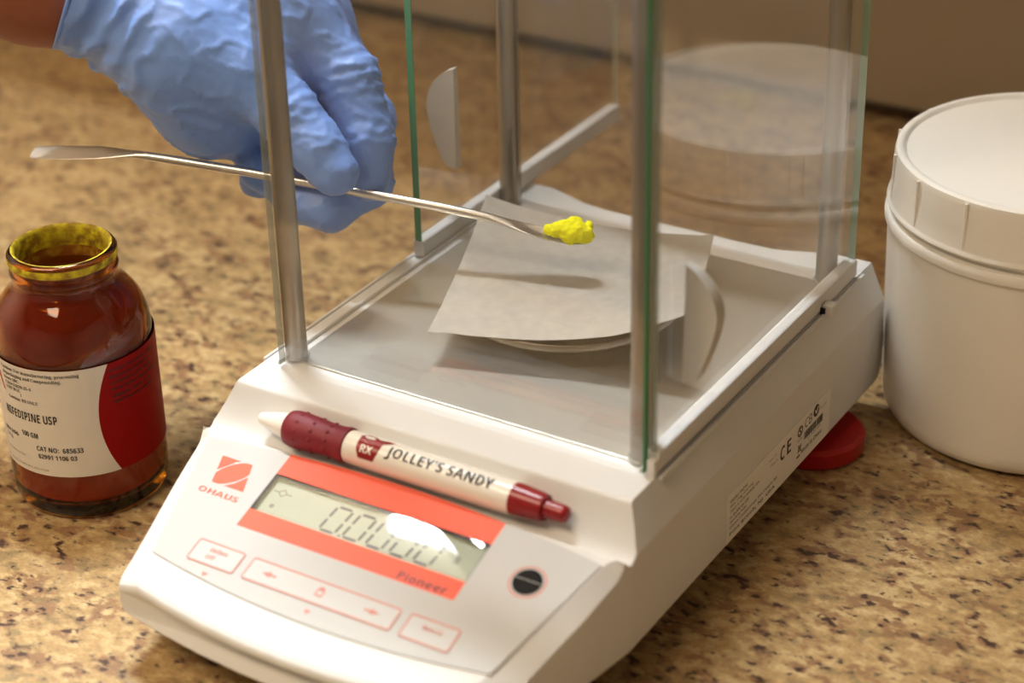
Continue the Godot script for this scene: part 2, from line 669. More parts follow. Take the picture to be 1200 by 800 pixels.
func build_balance() -> void:
	var b := thing("analytical_balance", "white analytical balance with glass draft shield, coral red display bands and sloping keypad", "laboratory balance")
	var white: Material = mats["white plastic"]
	var steel: Material = mats["steel"]
	obj("base_housing", housing(), white, b, 19.0)
	# chamber floor
	obj("chamber_floor", box(Vector3(0.168, 0.0012, 0.178), Vector3(0, H1 + 0.0004, 0.0025), 0.0005), mats["floor plate"], b)
	obj("pan_support", cyl(0.012, H1 + 0.001, H1 + 0.0098), steel, b)
	for p in [[-0.085, 0.0885], [0.085, 0.0885], [-0.085, -0.0885], [0.085, -0.0885]]:
		var post := obj("corner_post", cyl(0.0049, H1, H1 + 0.25, Vector3(p[0], 0, p[1])), steel, b)
		post.set_meta("label", "round brushed steel corner post")
		obj("post_foot", cyl(0.0058, H1 + 0.0005, H1 + 0.0022, Vector3(p[0], 0, p[1])), mats["clear plastic"], post)
	glass_pane("front_glass", Vector3(0.1775, 0.248, 0.0038), Vector3(0.0022, H1 + 0.1252, 0.0968), b, "pale glass edge", "glass edge")
	glass_pane("back_glass", Vector3(0.168, 0.248, 0.0030), Vector3(0, H1 + 0.1252, -0.0965), b, "pale glass edge", "pale glass edge")
	# the sliding doors: the right one closed, the left one pushed back
	for s in [[1.0, 0.0935, -0.0995], [-1.0, -0.0185, -0.2095]]:
		var z0: float = s[2]
		var z1: float = s[1]
		var x: float = s[0] * 0.0925
		var d := glass_pane("side_door", Vector3(0.0034, 0.236, z1 - z0), Vector3(x, H1 + 0.0085 + 0.118, (z0 + z1) / 2.0), b, "light glass edge" if s[0] > 0.0 else "pale glass edge", "pale glass edge" if s[0] > 0.0 else "glass edge")
		d.set_meta("label", "closed right sliding glass door" if s[0] > 0.0 else "left sliding glass door pushed back beyond the chamber")
		obj("bottom_frame", box(Vector3(0.0062, 0.0088, z1 - z0 + 0.001), Vector3(x, H1 + 0.0048, (z0 + z1) / 2.0), 0.0012), white, d)
		var prof := PackedVector2Array()
		for q in rounded([Vector2(0, 0.0818), Vector2(0.0055, 0.0795), Vector2(0.012, 0.0725), Vector2(0.0152, 0.0635), Vector2(0.0132, 0.052), Vector2(0.0085, 0.038), Vector2(0.0055, 0.0312), Vector2(0, 0.0308)], 0.006, 3):
			prof.append(Vector2(q.x, q.y))
		var hz: float = 0.0705 if s[0] > 0.0 else -0.0575
		var g := slab(prof, -1.0, 1.0)
		for k in g.v.size():
			var q := g.v[k]
			var hw := 0.0008 + 0.0042 * sqrt(maxf(1.0 - pow((q.z - 0.0555) / 0.0268, 2.0), 0.0))
			g.v[k].y = q.y * hw * (1.0 - 0.25 * q.x / 0.015)
		# outline x points outwards, outline y up, thickness along z
		g.moved(Transform3D(Basis(Vector3(s[0], 0, 0), Vector3(0, 0, 1), Vector3(0, 1, 0)), Vector3(x + s[0] * 0.0018, H1, hz))).closed()
		obj("door_handle", g, mats["handle plastic"], d)
	# tracks and the catch beside the right door
	for s in [-1.0, 1.0]:
		obj("door_track", box(Vector3(0.0016, 0.0022, 0.2), Vector3(s * 0.0972, H1 - 0.0008, -0.004), 0.0006), white, b)
		obj("door_track", box(Vector3(0.0012, 0.0022, 0.2), Vector3(s * 0.0886, H1 + 0.0008, -0.003), 0.0005), white, b)
	var c := obj("door_catch", box(Vector3(0.0060, 0.0062, 0.0058), Vector3(0.0985, H1 + 0.0014, -0.0625), 0.0012), white, b)
	obj("catch_slot", box(Vector3(0.0022, 0.0036, 0.0012), Vector3(0.0966, H1 + 0.001, -0.0592)), mats["black plastic"], c)
	obj("corner_clip", box(Vector3(0.004, 0.0075, 0.004), Vector3(0.0936, H1 + 0.0036, 0.0958), 0.0008), white, b)
	# the frame over the doors
	var f := Geo.new()
	for s in [-1.0, 1.0]:
		f.add(box(Vector3(0.012, 0.012, 0.2), Vector3(s * 0.0895, H1 + 0.2545, -0.001), 0.002))
		f.add(box(Vector3(0.168, 0.012, 0.012), Vector3(0, H1 + 0.2545, s * 0.094), 0.002))
	obj("top_frame", f, white, b)
	# feet
	for s in [-1.0, 1.0]:
		var ft := obj("leveling_foot", cyl(0.0245, 0.0, 0.0105, Vector3(s * 0.088, 0, -0.0755), 0.0018, 48), mats["red plastic"], b)
		ft.set_meta("label", "round red leveling foot")
		obj("foot_screw", cyl(0.005, 0.0105, 0.022, Vector3(s * 0.088, 0, -0.0755)), steel, ft)
		obj("front_foot", cyl(0.011, 0.0, 0.0195, Vector3(s * 0.068, 0, 0.165)), mats["black plastic"], b)
	build_keypad(b)
	build_rating_label(b)


func build_keypad(b: Node3D) -> void:
	var fr := panel_frame()
	var X0 := -0.0546
	var X1 := 0.0497
	var U0 := 0.0084
	var U1 := 0.0283
	var U2 := 0.0378
	var put := func(called: String, g: Geo, m: String, parent: Node3D) -> MeshInstance3D:
		return obj(called, g.moved(fr), mats[m], parent, 30.0)
	var sheet := Geo.new()
	sheet.add(slab(overlay_piece(-0.0955, X0, -1.0, 1.0), -0.0008, 0.0))
	sheet.add(slab(overlay_piece(X1, 0.0955, -1.0, 1.0), -0.0008, 0.0))
	sheet.add(slab(overlay_piece(X0, X1, U2, 1.0), -0.0008, 0.0))
	var kp: MeshInstance3D = put.call("keypad_sheet", sheet, "white sheet", b)
	var top := PackedVector2Array()
	for k in 13:
		var x := lerpf(X0, X1, k / 12.0)
		top.append(Vector2(x, overlay_top(x) + 0.0004))
	top.append(Vector2(X1, U0))
	top.append(Vector2(X0, U0))
	var bands := slab(top, -0.0008, 0.00005)
	bands.add(slab(rect2(X0, U1, X1, U2), -0.0008, 0.00005))
	var band: MeshInstance3D = put.call("display_band", bands, "coral print", b)
	# the display lies below the sheet, under a clear window
	var lcd: MeshInstance3D = put.call("display", slab(rect2(X0, U0, X1, U1), -0.0038, -0.0026), "display glass", b)
	put.call("display_wall", slab(rect2(X0 - 0.0002, U0, X0 + 0.0003, U1), -0.0027, -0.0002).add(slab(rect2(X0, U0 - 0.0002, X1, U0 + 0.0003), -0.0027, -0.0002)).add(slab(rect2(X1 - 0.0003, U0, X1 + 0.0002, U1), -0.0027, -0.0002)), "black plastic", lcd)
	put.call("display_window", slab(rect2(X0, U0, X1, U1), -0.0006, -0.0002), "clear window", lcd)
	# seven-segment figures 0.0000
	var seg := Geo.new()
	var lift := -0.0025
	for k in 5:
		var ox := -0.0228 + 0.0113 * k
		for q in [[0, 0, 1, 0], [0, 0, 0, 1], [0, 1, 0, 2], [1, 0, 1, 1], [1, 1, 1, 2], [0, 2, 1, 2]]:
			var a := Vector2(q[0], q[1])
			var e := Vector2(q[2], q[3])
			var m := (a + e) / 2.0
			a = m + (a - m) * 0.86
			e = m + (e - m) * 0.86
			var pa := Vector2(ox + a.x * 0.0076 + (2.0 - a.y) * 0.0008, 0.0126 + a.y * 0.0064)
			var pe := Vector2(ox + e.x * 0.0076 + (2.0 - e.y) * 0.0008, 0.0126 + e.y * 0.0064)
			var dir := (pe - pa).normalized()
			var sd := dir.orthogonal() * 0.00062
			seg.add(slab(PackedVector2Array([pa, pa + dir * 0.0006 + sd, pe - dir * 0.0006 + sd, pe, pe - dir * 0.0006 - sd, pa + dir * 0.0006 - sd]), lift - 0.0001, lift))
	seg.add(slab(rect2(-0.0132, 0.0250, -0.0122, 0.0260), lift - 0.0001, lift))
	put.call("display_figures", seg, "display ink", lcd)
	var marks := outline_band(PackedVector2Array([Vector2(-0.0476, 0.0128), Vector2(-0.0452, 0.0150), Vector2(-0.0476, 0.0172), Vector2(-0.0500, 0.0150)]), 0.0005, lift - 0.0001, lift)
	marks.add(slab(rect2(-0.0520, 0.0147, -0.0500, 0.0153), lift - 0.0001, lift))
	marks.add(slab(rect2(-0.0452, 0.0147, -0.0432, 0.0153), lift - 0.0001, lift))
	put.call("stability_mark", marks, "display ink faint", lcd)
	put.call("net_mark", slab(oval2(Vector2(-0.0483, 0.0224), 0.0011, 0.0011), lift - 0.0001, lift), "display ink faint", lcd)
	var on_lcd := func(o: Vector2, h: float) -> Callable:
		return func(q: Vector2) -> Vector3: return Vector3(o.x + q.x, h, o.y - q.y)
	put.call("unit_mark", letters("g", 0.0026, 0.0036, on_lcd.call(Vector2(0.0382, 0.0206), lift), true), "display ink faint", lcd)
	# print on the bands and the sheet
	put.call("series_name", letters("Pioneer", 0.0225, 0.0042, on_lcd.call(Vector2(0.0225, 0.0369), 0.00015), true), "maroon print", band)
	var sq := PackedVector2Array([Vector2(-0.0826, 0.0084), Vector2(-0.0670, 0.0084), Vector2(-0.0622, 0.0222), Vector2(-0.0786, 0.0222)])
	var oc := Vector2(-0.0726, 0.0153)
	var logo := Geo.new()
	for piece in Geometry2D.clip_polygons(sq, oval2(oc, 0.0104, 0.0060, -0.72)):
		var c := Vector2.ZERO
		for p in piece:
			c += p / piece.size()
		if c.x + (c.y - 0.0153) * 0.2 < oc.x and c.y < oc.y or c.x > oc.x and c.y > oc.y:
			logo.add(slab(piece, 0.0, 0.00012))
	for piece in Geometry2D.intersect_polygons(sq, oval2(oc, 0.0092, 0.0048, -0.72)):
		logo.add(slab(piece, 0.0, 0.00012))
	logo.add(letters("OHAUS", 0.0202, 0.0027, on_lcd.call(Vector2(-0.0818, 0.0282), 0.00012), true))
	put.call("printed_emblem", logo, "coral print", kp)
	# membrane keys
	var keys := [[-0.0645, 0.0490, -0.0412, 0.0600], [-0.0370, 0.0490, 0.0338, 0.0600], [0.0380, 0.0490, 0.0606, 0.0604]]
	for n in 3:
		var k: Array = keys[n]
		var key: MeshInstance3D = put.call("key", slab(rect2(k[0], k[1], k[2], k[3], 0.0012), 0.0, 0.00025), "white key", kp)
		put.call("key_outline", outline_band(rect2(k[0], k[1], k[2], k[3], 0.0012), 0.0006, 0.0002, 0.0004), "pale red print", key)
	var ink := Geo.new()
	var L := 0.0004
	ink.add(letters("On/Zero", 0.0085, 0.0022, on_lcd.call(Vector2(-0.0568, 0.0537), L), true))
	ink.add(letters("Off", 0.0045, 0.0022, on_lcd.call(Vector2(-0.0568, 0.0572), L), true))
	ink.add(letters("Menu-Cal", 0.0088, 0.0022, on_lcd.call(Vector2(0.0455, 0.0543), L), true))
	for s in [-1.0, 1.0]:
		var ax: float = -0.0018 + s * 0.0245
		ink.add(slab(PackedVector2Array([Vector2(ax + s * 0.0034, 0.0545), Vector2(ax - s * 0.0006, 0.0532), Vector2(ax - s * 0.0006, 0.0558)]), L - 0.0002, L))
		ink.add(slab(rect2(ax - 0.0034 if s > 0.0 else ax - 0.0001, 0.0541, ax + 0.0001 if s > 0.0 else ax + 0.0034, 0.0549), L - 0.0002, L))
	ink.add(outline_band(rect2(-0.0036, 0.0528, 0.0, 0.0562, 0.0006), 0.0006, L - 0.0002, L))
	ink.add(slab(rect2(-0.0030, 0.0518, -0.0006, 0.0526), L - 0.0002, L))
	for x in [-0.0522, -0.0018]:
		ink.add(slab(PackedVector2Array([Vector2(x - 0.0016, 0.0632), Vector2(x + 0.0016, 0.0632), Vector2(x, 0.0652)]), 0.0, 0.00012))
	put.call("key_print", ink, "pale red print", kp)
	# round level indicator
	var lv: MeshInstance3D = put.call("level_indicator", slab(oval2(Vector2(0.0723, 0.0195), 0.0060, 0.0060), 0.0, 0.0004), "smoked plastic", b)
	put.call("indicator_ring", outline_band(oval2(Vector2(0.0723, 0.0195), 0.0076, 0.0076), 0.0007, 0.0, 0.00012), "pale red print", lv)
	put.call("indicator_line", slab(rect2(0.0665, 0.0187, 0.0781, 0.01895), 0.0003, 0.0005), "white sheet", lv)


func build_rating_label(b: Node3D) -> void:
	var X := 0.10335
	var lb := obj("rating_label", box(Vector3(0.0004, 0.0238, 0.105), Vector3(X - 0.0002, H1 - 0.0472, -0.0052)), mats["label paper"], b)
	var z0 := 0.0473
	var y0 := H1 - 0.0591
	var at := func(x: float, y: float) -> Callable:
		return func(q: Vector2) -> Vector3: return Vector3(X + 0.00005, y0 + y + q.y, z0 - x - q.x)
	var g := Geo.new()
	var rows := [["Model: PA214", 0.016], ["Max: 210g  d=0.1mg", 0.022], ["Input: 8-14.5V 50/60Hz 4VA", 0.028], ["or 8-20V dc 6W", 0.018], ["Operating temp.", 0.016], ["Ohaus Corporation 19A Chapin Rd", 0.046]]
	for k in rows.size():
		g.add(letters(rows[k][0], rows[k][1], 0.0017, at.call(0.003, 0.0192 - k * 0.00265), true))
	g.add(letters("Pine Brook, NJ  USA", 0.044, 0.0021, at.call(0.003, 0.0024), true))
	g.add(letters("Type: P1", 0.008, 0.0013, at.call(0.040, 0.0185)))
	g.add(letters("Class II", 0.007, 0.0013, at.call(0.042, 0.0155)))
	g.add(letters("C", 0.0045, 0.0072, at.call(0.052, 0.0128), true))
	g.add(letters("E", 0.0042, 0.0072, at.call(0.0588, 0.0128), true))
	g.add(letters("CB", 0.0075, 0.0048, at.call(0.0775, 0.0165)))
	var ring := func(x: float, y: float, r: float) -> Geo:
		return outline_band(oval2(Vector2.ZERO, r, r), 0.0006, 0.0, 0.0001).moved(Transform3D(Basis(Vector3(0, 0, -1), Vector3(1, 0, 0), Vector3(0, 1, 0)), Vector3(X, y0 + y, z0 - x)))
	g.add(ring.call(0.0725, 0.0178, 0.0027))
	g.add(letters("S", 0.0026, 0.0034, at.call(0.0712, 0.0161), true))
	g.add(slab(oval2(Vector2.ZERO, 0.0030, 0.0030), 0.0, 0.0001).moved(Transform3D(Basis(Vector3(0, 0, -1), Vector3(1, 0, 0), Vector3(0, 1, 0)), Vector3(X, y0 + 0.0198, z0 - 0.0895))).closed())
	var tick := Geo.new()
	for q in [[-0.0014, 0.0006, -0.0002, -0.0014], [-0.0002, -0.0014, 0.0018, 0.0016]]:
		var a := Vector2(q[0], q[1])
		var e := Vector2(q[2], q[3])
		var sd := (e - a).normalized().orthogonal() * 0.0004
		tick.add(slab(PackedVector2Array([a + sd, e + sd, e - sd, a - sd]), 0.0001, 0.0002))
	obj("tick_mark", tick.moved(Transform3D(Basis(Vector3(0, 0, -1), Vector3(1, 0, 0), Vector3(0, 1, 0)), Vector3(X, y0 + 0.0198, z0 - 0.0895))).closed(), mats["label paper"], lb)
	g.add(letters("N1234", 0.006, 0.0011, at.call(0.0945, 0.0180)))
	# bar code
	var rng := RandomNumberGenerator.new()
	rng.seed = 5
	var x := 0.0775
	while x < 0.0975:
		var w := rng.randf_range(0.0003, 0.0009)
		g.add(box(Vector3(0.0001, 0.0040, w), Vector3(X, y0 + 0.0128, z0 - x)))
		x += w + rng.randf_range(0.0002, 0.0005)
	g.add(letters("B1234567890", 0.014, 0.0010, at.call(0.081, 0.0092)))
	# crossed bin and its bar
	for s in [-1.0, 1.0]:
		g.add(box(Vector3(0.0001, 0.0052, 0.0004), Vector3.ZERO).moved(Transform3D(Basis(Vector3.RIGHT, s * 0.7), Vector3(X, y0 + 0.0090, z0 - 0.0725))))
	g.add(outline_band(rect2(-0.0013, -0.0016, 0.0013, 0.0014), 0.0003, 0.0, 0.0001).moved(Transform3D(Basis(Vector3(0, 0, -1), Vector3(1, 0, 0), Vector3(0, 1, 0)), Vector3(X, y0 + 0.0090, z0 - 0.0725))))
	g.add(box(Vector3(0.0001, 0.0010, 0.0034), Vector3(X, y0 + 0.0052, z0 - 0.0715)))
	g.add(letters("S/N", 0.004, 0.0012, at.call(0.0705, 0.0130)))
	g.add(letters("Made in China", 0.0215, 0.0022, at.call(0.0745, 0.0050), true))
	obj("label_print", g, mats["dark print"], lb)


func build_pan_and_paper() -> void:
	var y := H1 + 0.0098
	var pan := obj("weighing_pan", lathe([Vector2(0, y), Vector2(0.047, y), Vector2(0.0505, y + 0.0006), Vector2(0.052, y + 0.002), Vector2(0.052, y + 0.0036), Vector2(0.0512, y + 0.0046), Vector2(0.0495, y + 0.0047), Vector2(0.047, y + 0.0044), Vector2(0, y + 0.0044)], 96), mats["steel"])
	tag(pan, "round brushed steel weighing pan on the chamber floor under the paper", "weighing pan")
	var top := y + 0.0050
	var bl := Vector3(-0.0705, top + 0.0125, -0.0445)
	var br := Vector3(0.0335, top + 0.0012, -0.0765)
	var lf := Vector3(-0.0325, top, 0.0640)
	var fr := Vector3(0.0722, top + 0.0195, 0.0300)
	var n := 40
	var nz := noise(28.0, 2, FastNoiseLite.TYPE_SIMPLEX_SMOOTH, 3)
	var sheets := [[], []]
	for k in n + 1:
		var rows := [[], []]
		for j in n + 1:
			var s := float(j) / n
			var t := float(k) / n
			var p := bl.lerp(br, s).lerp(lf.lerp(fr, s), t)
			p.y = top
			p.y += 0.0195 * pow(s, 3.4) * pow(t, 3.0) + 0.0125 * pow(1.0 - s, 3.2) * pow(1.0 - t, 2.6)
			p.y += 0.0022 * pow(s, 10.0) * pow(1.0 - t, 10.0)
			var out := maxf(Vector2(p.x, p.z).length() - 0.051, 0.0)
			p.y += 0.0007 * nz.get_noise_2d(p.x, p.z) * minf(out * 60.0, 1.0) + 0.0002 * (1.0 + nz.get_noise_2d(p.x * 2.0 + 3.0, p.z * 2.0))
			rows[0].append(p + Vector3(0, 0.00012, 0))
			rows[1].append(p)
		sheets[0].append(rows[0])
		sheets[1].append(rows[1])
	var g := grid(sheets[0])
	var under := grid(sheets[1])
	if g.volume() > under.volume():
		pass
	# front faces of the upper sheet look up
	var nn := (g.v[g.i[1]] - g.v[g.i[0]]).cross(g.v[g.i[2]] - g.v[g.i[0]])
	if nn.y > 0.0:
		g.flip()
	else:
		under.flip()
	g.add(under)
	var paper := obj("weighing_paper", g, mats["paper"], self, 60.0)
	tag(paper, "square sheet of grey-white weighing paper on the pan, two corners curling up", "paper")


func build_spatula() -> void:
	var a := Vector3(-0.2453, 0.1446, 0.0700)
	var e := Vector3(0.0037, 0.1165, -0.0134)
	var along := (e - a).normalized()
	var side := along.cross(Vector3.UP).normalized()
	var up := side.cross(along).normalized()
	var L := a.distance_to(e)
	#            share, half width, half thickness, drop, cup
	var st := [[0.0, 0.0030, 0.00030, -0.0084, 0.0], [0.004, 0.0046, 0.00040, -0.0083, 0.0], [0.03, 0.0048, 0.00045, -0.0072, 0.0], [0.08, 0.0049, 0.00050, -0.0048, 0.0], [0.12, 0.0048, 0.00055, -0.0028, 0.0], [0.15, 0.0044, 0.0007, -0.0015, 0.0], [0.175, 0.0034, 0.0011, -0.0007, 0.0], [0.195, 0.0025, 0.0016, -0.0002, 0.0], [0.215, 0.0021, 0.0020, 0.0, 0.0], [0.25, 0.0021, 0.0021, 0.0003, 0.0], [0.4, 0.0021, 0.0021, 0.0010, 0.0], [0.6, 0.0021, 0.0021, 0.0009, 0.0], [0.74, 0.0021, 0.0021, 0.0006, 0.0], [0.79, 0.0021, 0.0021, 0.0002, 0.0],
		[0.825, 0.0022, 0.0020, -0.0003, 0.0], [0.855, 0.0029, 0.0016, -0.0013, 0.0003], [0.88, 0.0041, 0.0011, -0.0026, 0.0009], [0.905, 0.0050, 0.0007, -0.0039, 0.0015], [0.925, 0.0055, 0.0005, -0.0048, 0.0019], [0.945, 0.0057, 0.00045, -0.0052, 0.0021], [0.965, 0.0055, 0.00045, -0.0051, 0.0019], [0.983, 0.0045, 0.0004, -0.0045, 0.0014], [0.994, 0.0028, 0.0004, -0.0039, 0.0008], [1.0, 0.0012, 0.0003, -0.0034, 0.0003]]
	var rings := []
	for s in st:
		var ring := []
		for k in 24:
			var t := TAU * k / 24.0
			var w: float = cos(t) * s[1]
			var h: float = sin(t) * s[2]
			var roll: float = 0.26 * (1.0 - smoothstep(0.10, 0.20, s[0]))
			h += w * sin(-roll)
			ring.append(a + along * (s[0] * L) + side * w + up * (h + s[3] + s[4] * pow(w / s[1], 2.0)))
		rings.append(ring)
	var g := loft(rings)
	tag(obj("spatula", g, mats["polished steel"], self, 50.0), "long thin steel spatula held by the gloved hand, its scoop above the weighing paper", "spatula")
	# the powder on its scoop
	var c := a + along * (L * 0.960) - up * 0.0014
	var blobs := []
	var rng := RandomNumberGenerator.new()
	rng.seed = 8
	for q in [[-0.0082, 0.0006, 0.0, 0.0026], [-0.0045, 0.0015, 0.0008, 0.0036], [-0.001, 0.0022, 0.0, 0.0043], [0.0028, 0.0042, -0.0012, 0.0042], [0.0060, 0.0018, 0.0008, 0.0047], [0.0088, 0.0010, -0.0002, 0.0035], [0.002, 0.0005, 0.002, 0.0042], [0.0045, 0.0032, 0.0015, 0.0040]]:
		var p: Vector3 = c + along * q[0] + up * q[1] + side * q[2]
		blobs.append([p, q[3]])
	for k in 9:
		var q: Vector3 = blobs[rng.randi() % blobs.size()][0]
		blobs.append([q + Vector3(rng.randf_range(-1, 1), rng.randf_range(-0.3, 1), rng.randf_range(-1, 1)).normalized() * 0.0036, rng.randf_range(0.0009, 0.0017)])
	var nz := noise(330.0, 3, FastNoiseLite.TYPE_SIMPLEX, 4)
	var field := func(p: Vector3) -> float:
		var d := 1.0
		for q in blobs:
			d = smin(d, p.distance_to(q[0]) - q[1], 0.0011)
		return d + nz.get_noise_3dv(p) * 0.0005
	var pg := surface_net(field, c - Vector3(0.015, 0.010, 0.012), c + Vector3(0.017, 0.013, 0.012), 0.00045)
	tag(obj("powder_heap", pg, mats["yellow powder"], self, 35.0), "small lumpy heap of bright yellow powder on the spatula's scoop", "powder")


func build_pen() -> void:
	var a := Vector3(-0.0772, H1 - 0.0083, 0.1262)
	var e := Vector3(0.0731, H1 - 0.0083, 0.1262)
	var L := a.distance_to(e)
	var p := thing("ballpoint_pen", "white and maroon ballpoint pen with a printed barrel, lying in the tray above the keypad", "pen", a)
	var turn := Transform3D(Basis(Vector3(0, 0, 1), Vector3(1, 0, 0), Vector3(0, 1, 0)), Vector3.ZERO)  # the lathe's y runs along x
	var part := func(called: String, prof: Array, m: String) -> MeshInstance3D:
		return obj(called, lathe(prof, 48).moved(turn).closed(), mats[m], p, 50.0)
	part.call("tip", [Vector2(0, 0), Vector2(0.0018, 0.0002), Vector2(0.0025, 0.001), Vector2(0.0046, 0.009), Vector2(0.0062, 0.016), Vector2(0.0064, 0.018), Vector2(0, 0.018)], "white pen plastic")
	var grip: MeshInstance3D = part.call("grip", [Vector2(0, 0.0155), Vector2(0.0062, 0.0156), Vector2(0.0074, 0.0166), Vector2(0.0079, 0.019), Vector2(0.0080, 0.023), Vector2(0.0077, 0.029), Vector2(0.0072, 0.035), Vector2(0.0070, 0.039), Vector2(0.0073, 0.043), Vector2(0.0077, 0.0450), Vector2(0.0076, 0.0464), Vector2(0.007, 0.0468), Vector2(0, 0.0468)], "maroon rubber")
	var bumps := Geo.new()
	for k in 12:
		for j in 3:
			var ang := TAU * (k + 0.5 * (j % 2)) / 12.0
			var x := 0.023 + 0.0075 * j
			var r := lerpf(0.0079, 0.0072, j / 2.0)
			bumps.add(lathe([Vector2(0.0009, -0.0002), Vector2(0.0008, 0.0002), Vector2(0.0004, 0.00045), Vector2(0, 0.0005)], 8).moved(Transform3D(Basis(Vector3.RIGHT, ang), Vector3.ZERO) * Transform3D(Basis(), Vector3(x, r, 0))))
	obj("grip_bump", bumps, mats["maroon rubber"], grip)
	var barrel: MeshInstance3D = part.call("barrel", [Vector2(0, 0.046), Vector2(0.0066, 0.046), Vector2(0.0070, 0.0475), Vector2(0.0071, 0.06), Vector2(0.0070, 0.10), Vector2(0.0068, 0.124), Vector2(0.0066, 0.1262), Vector2(0, 0.1262)], "white pen plastic")
	var cap: MeshInstance3D = part.call("end_cap", [Vector2(0, 0.1255), Vector2(0.0066, 0.1256), Vector2(0.0067, 0.1275), Vector2(0.0058, 0.1385), Vector2(0.0054, 0.1400), Vector2(0, 0.1402)], "red pen plastic")
	part.call("push_button", [Vector2(0, 0.139), Vector2(0.0037, 0.139), Vector2(0.0036, 0.1475), Vector2(0.0032, 0.1496), Vector2(0.002, 0.1503), Vector2(0, 0.1504)], "red pen plastic")
	# print wrapped on the barrel: q.x along it, q.y round it
	var R := 0.00716
	var mid := 0.72  # turned towards the viewer: angle from up (y) to front (z)
	var at := func(x: float, y: float) -> Callable:
		return func(q: Vector2) -> Vector3:
			var an := mid - (y + q.y) / R
			return Vector3(x + q.x, cos(an) * R, sin(an) * R)
	var g := letters("JOLLEY'S SANDY", 0.0505, 0.0060, at.call(0.0676, -0.0022), true, false, 0.0012)
	obj("barrel_print", g, mats["dark print"], barrel, 50.0)
	var m := Geo.new()
	var bowl := PackedVector2Array([Vector2(0.0, 0.0052), Vector2(0.0004, -0.001), Vector2(0.0022, -0.0050), Vector2(0.0095, -0.0050), Vector2(0.0110, -0.001), Vector2(0.0114, 0.0034), Vector2(0.0146, 0.0052), Vector2(0.0156, 0.0068), Vector2(0.0120, 0.0064), Vector2(0.0090, 0.0052), Vector2(0.0070, 0.0066), Vector2(0.0030, 0.0070)])
	m.add(wrapped(bowl, at.call(0.0532, 0.0)))
	obj("printed_mortar", m, mats["red pen plastic"], barrel, 50.0)
	var w := letters("RX", 0.0058, 0.0034, func(q: Vector2) -> Vector3: return at.call(0.0556, -0.0024).call(q) * Vector3(1, 1.006, 1.006), true, false, 0.0012)
	w.add(wrapped(oval2(Vector2(0.0042, 0.0052), 0.0026, 0.0009), func(q: Vector2) -> Vector3: return at.call(0.0532, 0.0).call(q) * Vector3(1, 1.006, 1.006)))
	obj("white_print", w, mats["white pen plastic"], barrel, 50.0)


# a flat outline cut finely and laid onto a curved surface
func wrapped(poly: PackedVector2Array, put: Callable, cell := 0.0006) -> Geo:
	var g := Geo.new()
	var lo := Vector2(1e9, 1e9)
	var hi := -lo
	for p in poly:
		lo = lo.min(p)
		hi = hi.max(p)
	var y := lo.y
	while y < hi.y:
		var strip := rect2(lo.x - 1.0, y, hi.x + 1.0, minf(y + cell, hi.y))
		for piece in Geometry2D.intersect_polygons(poly, strip):
			var t := Geometry2D.triangulate_polygon(piece)
			var n := g.v.size()
			for p in piece:
				g.v.append(put.call(p))
			for k in t:
				g.i.append(n + k)
		y += cell
	return g


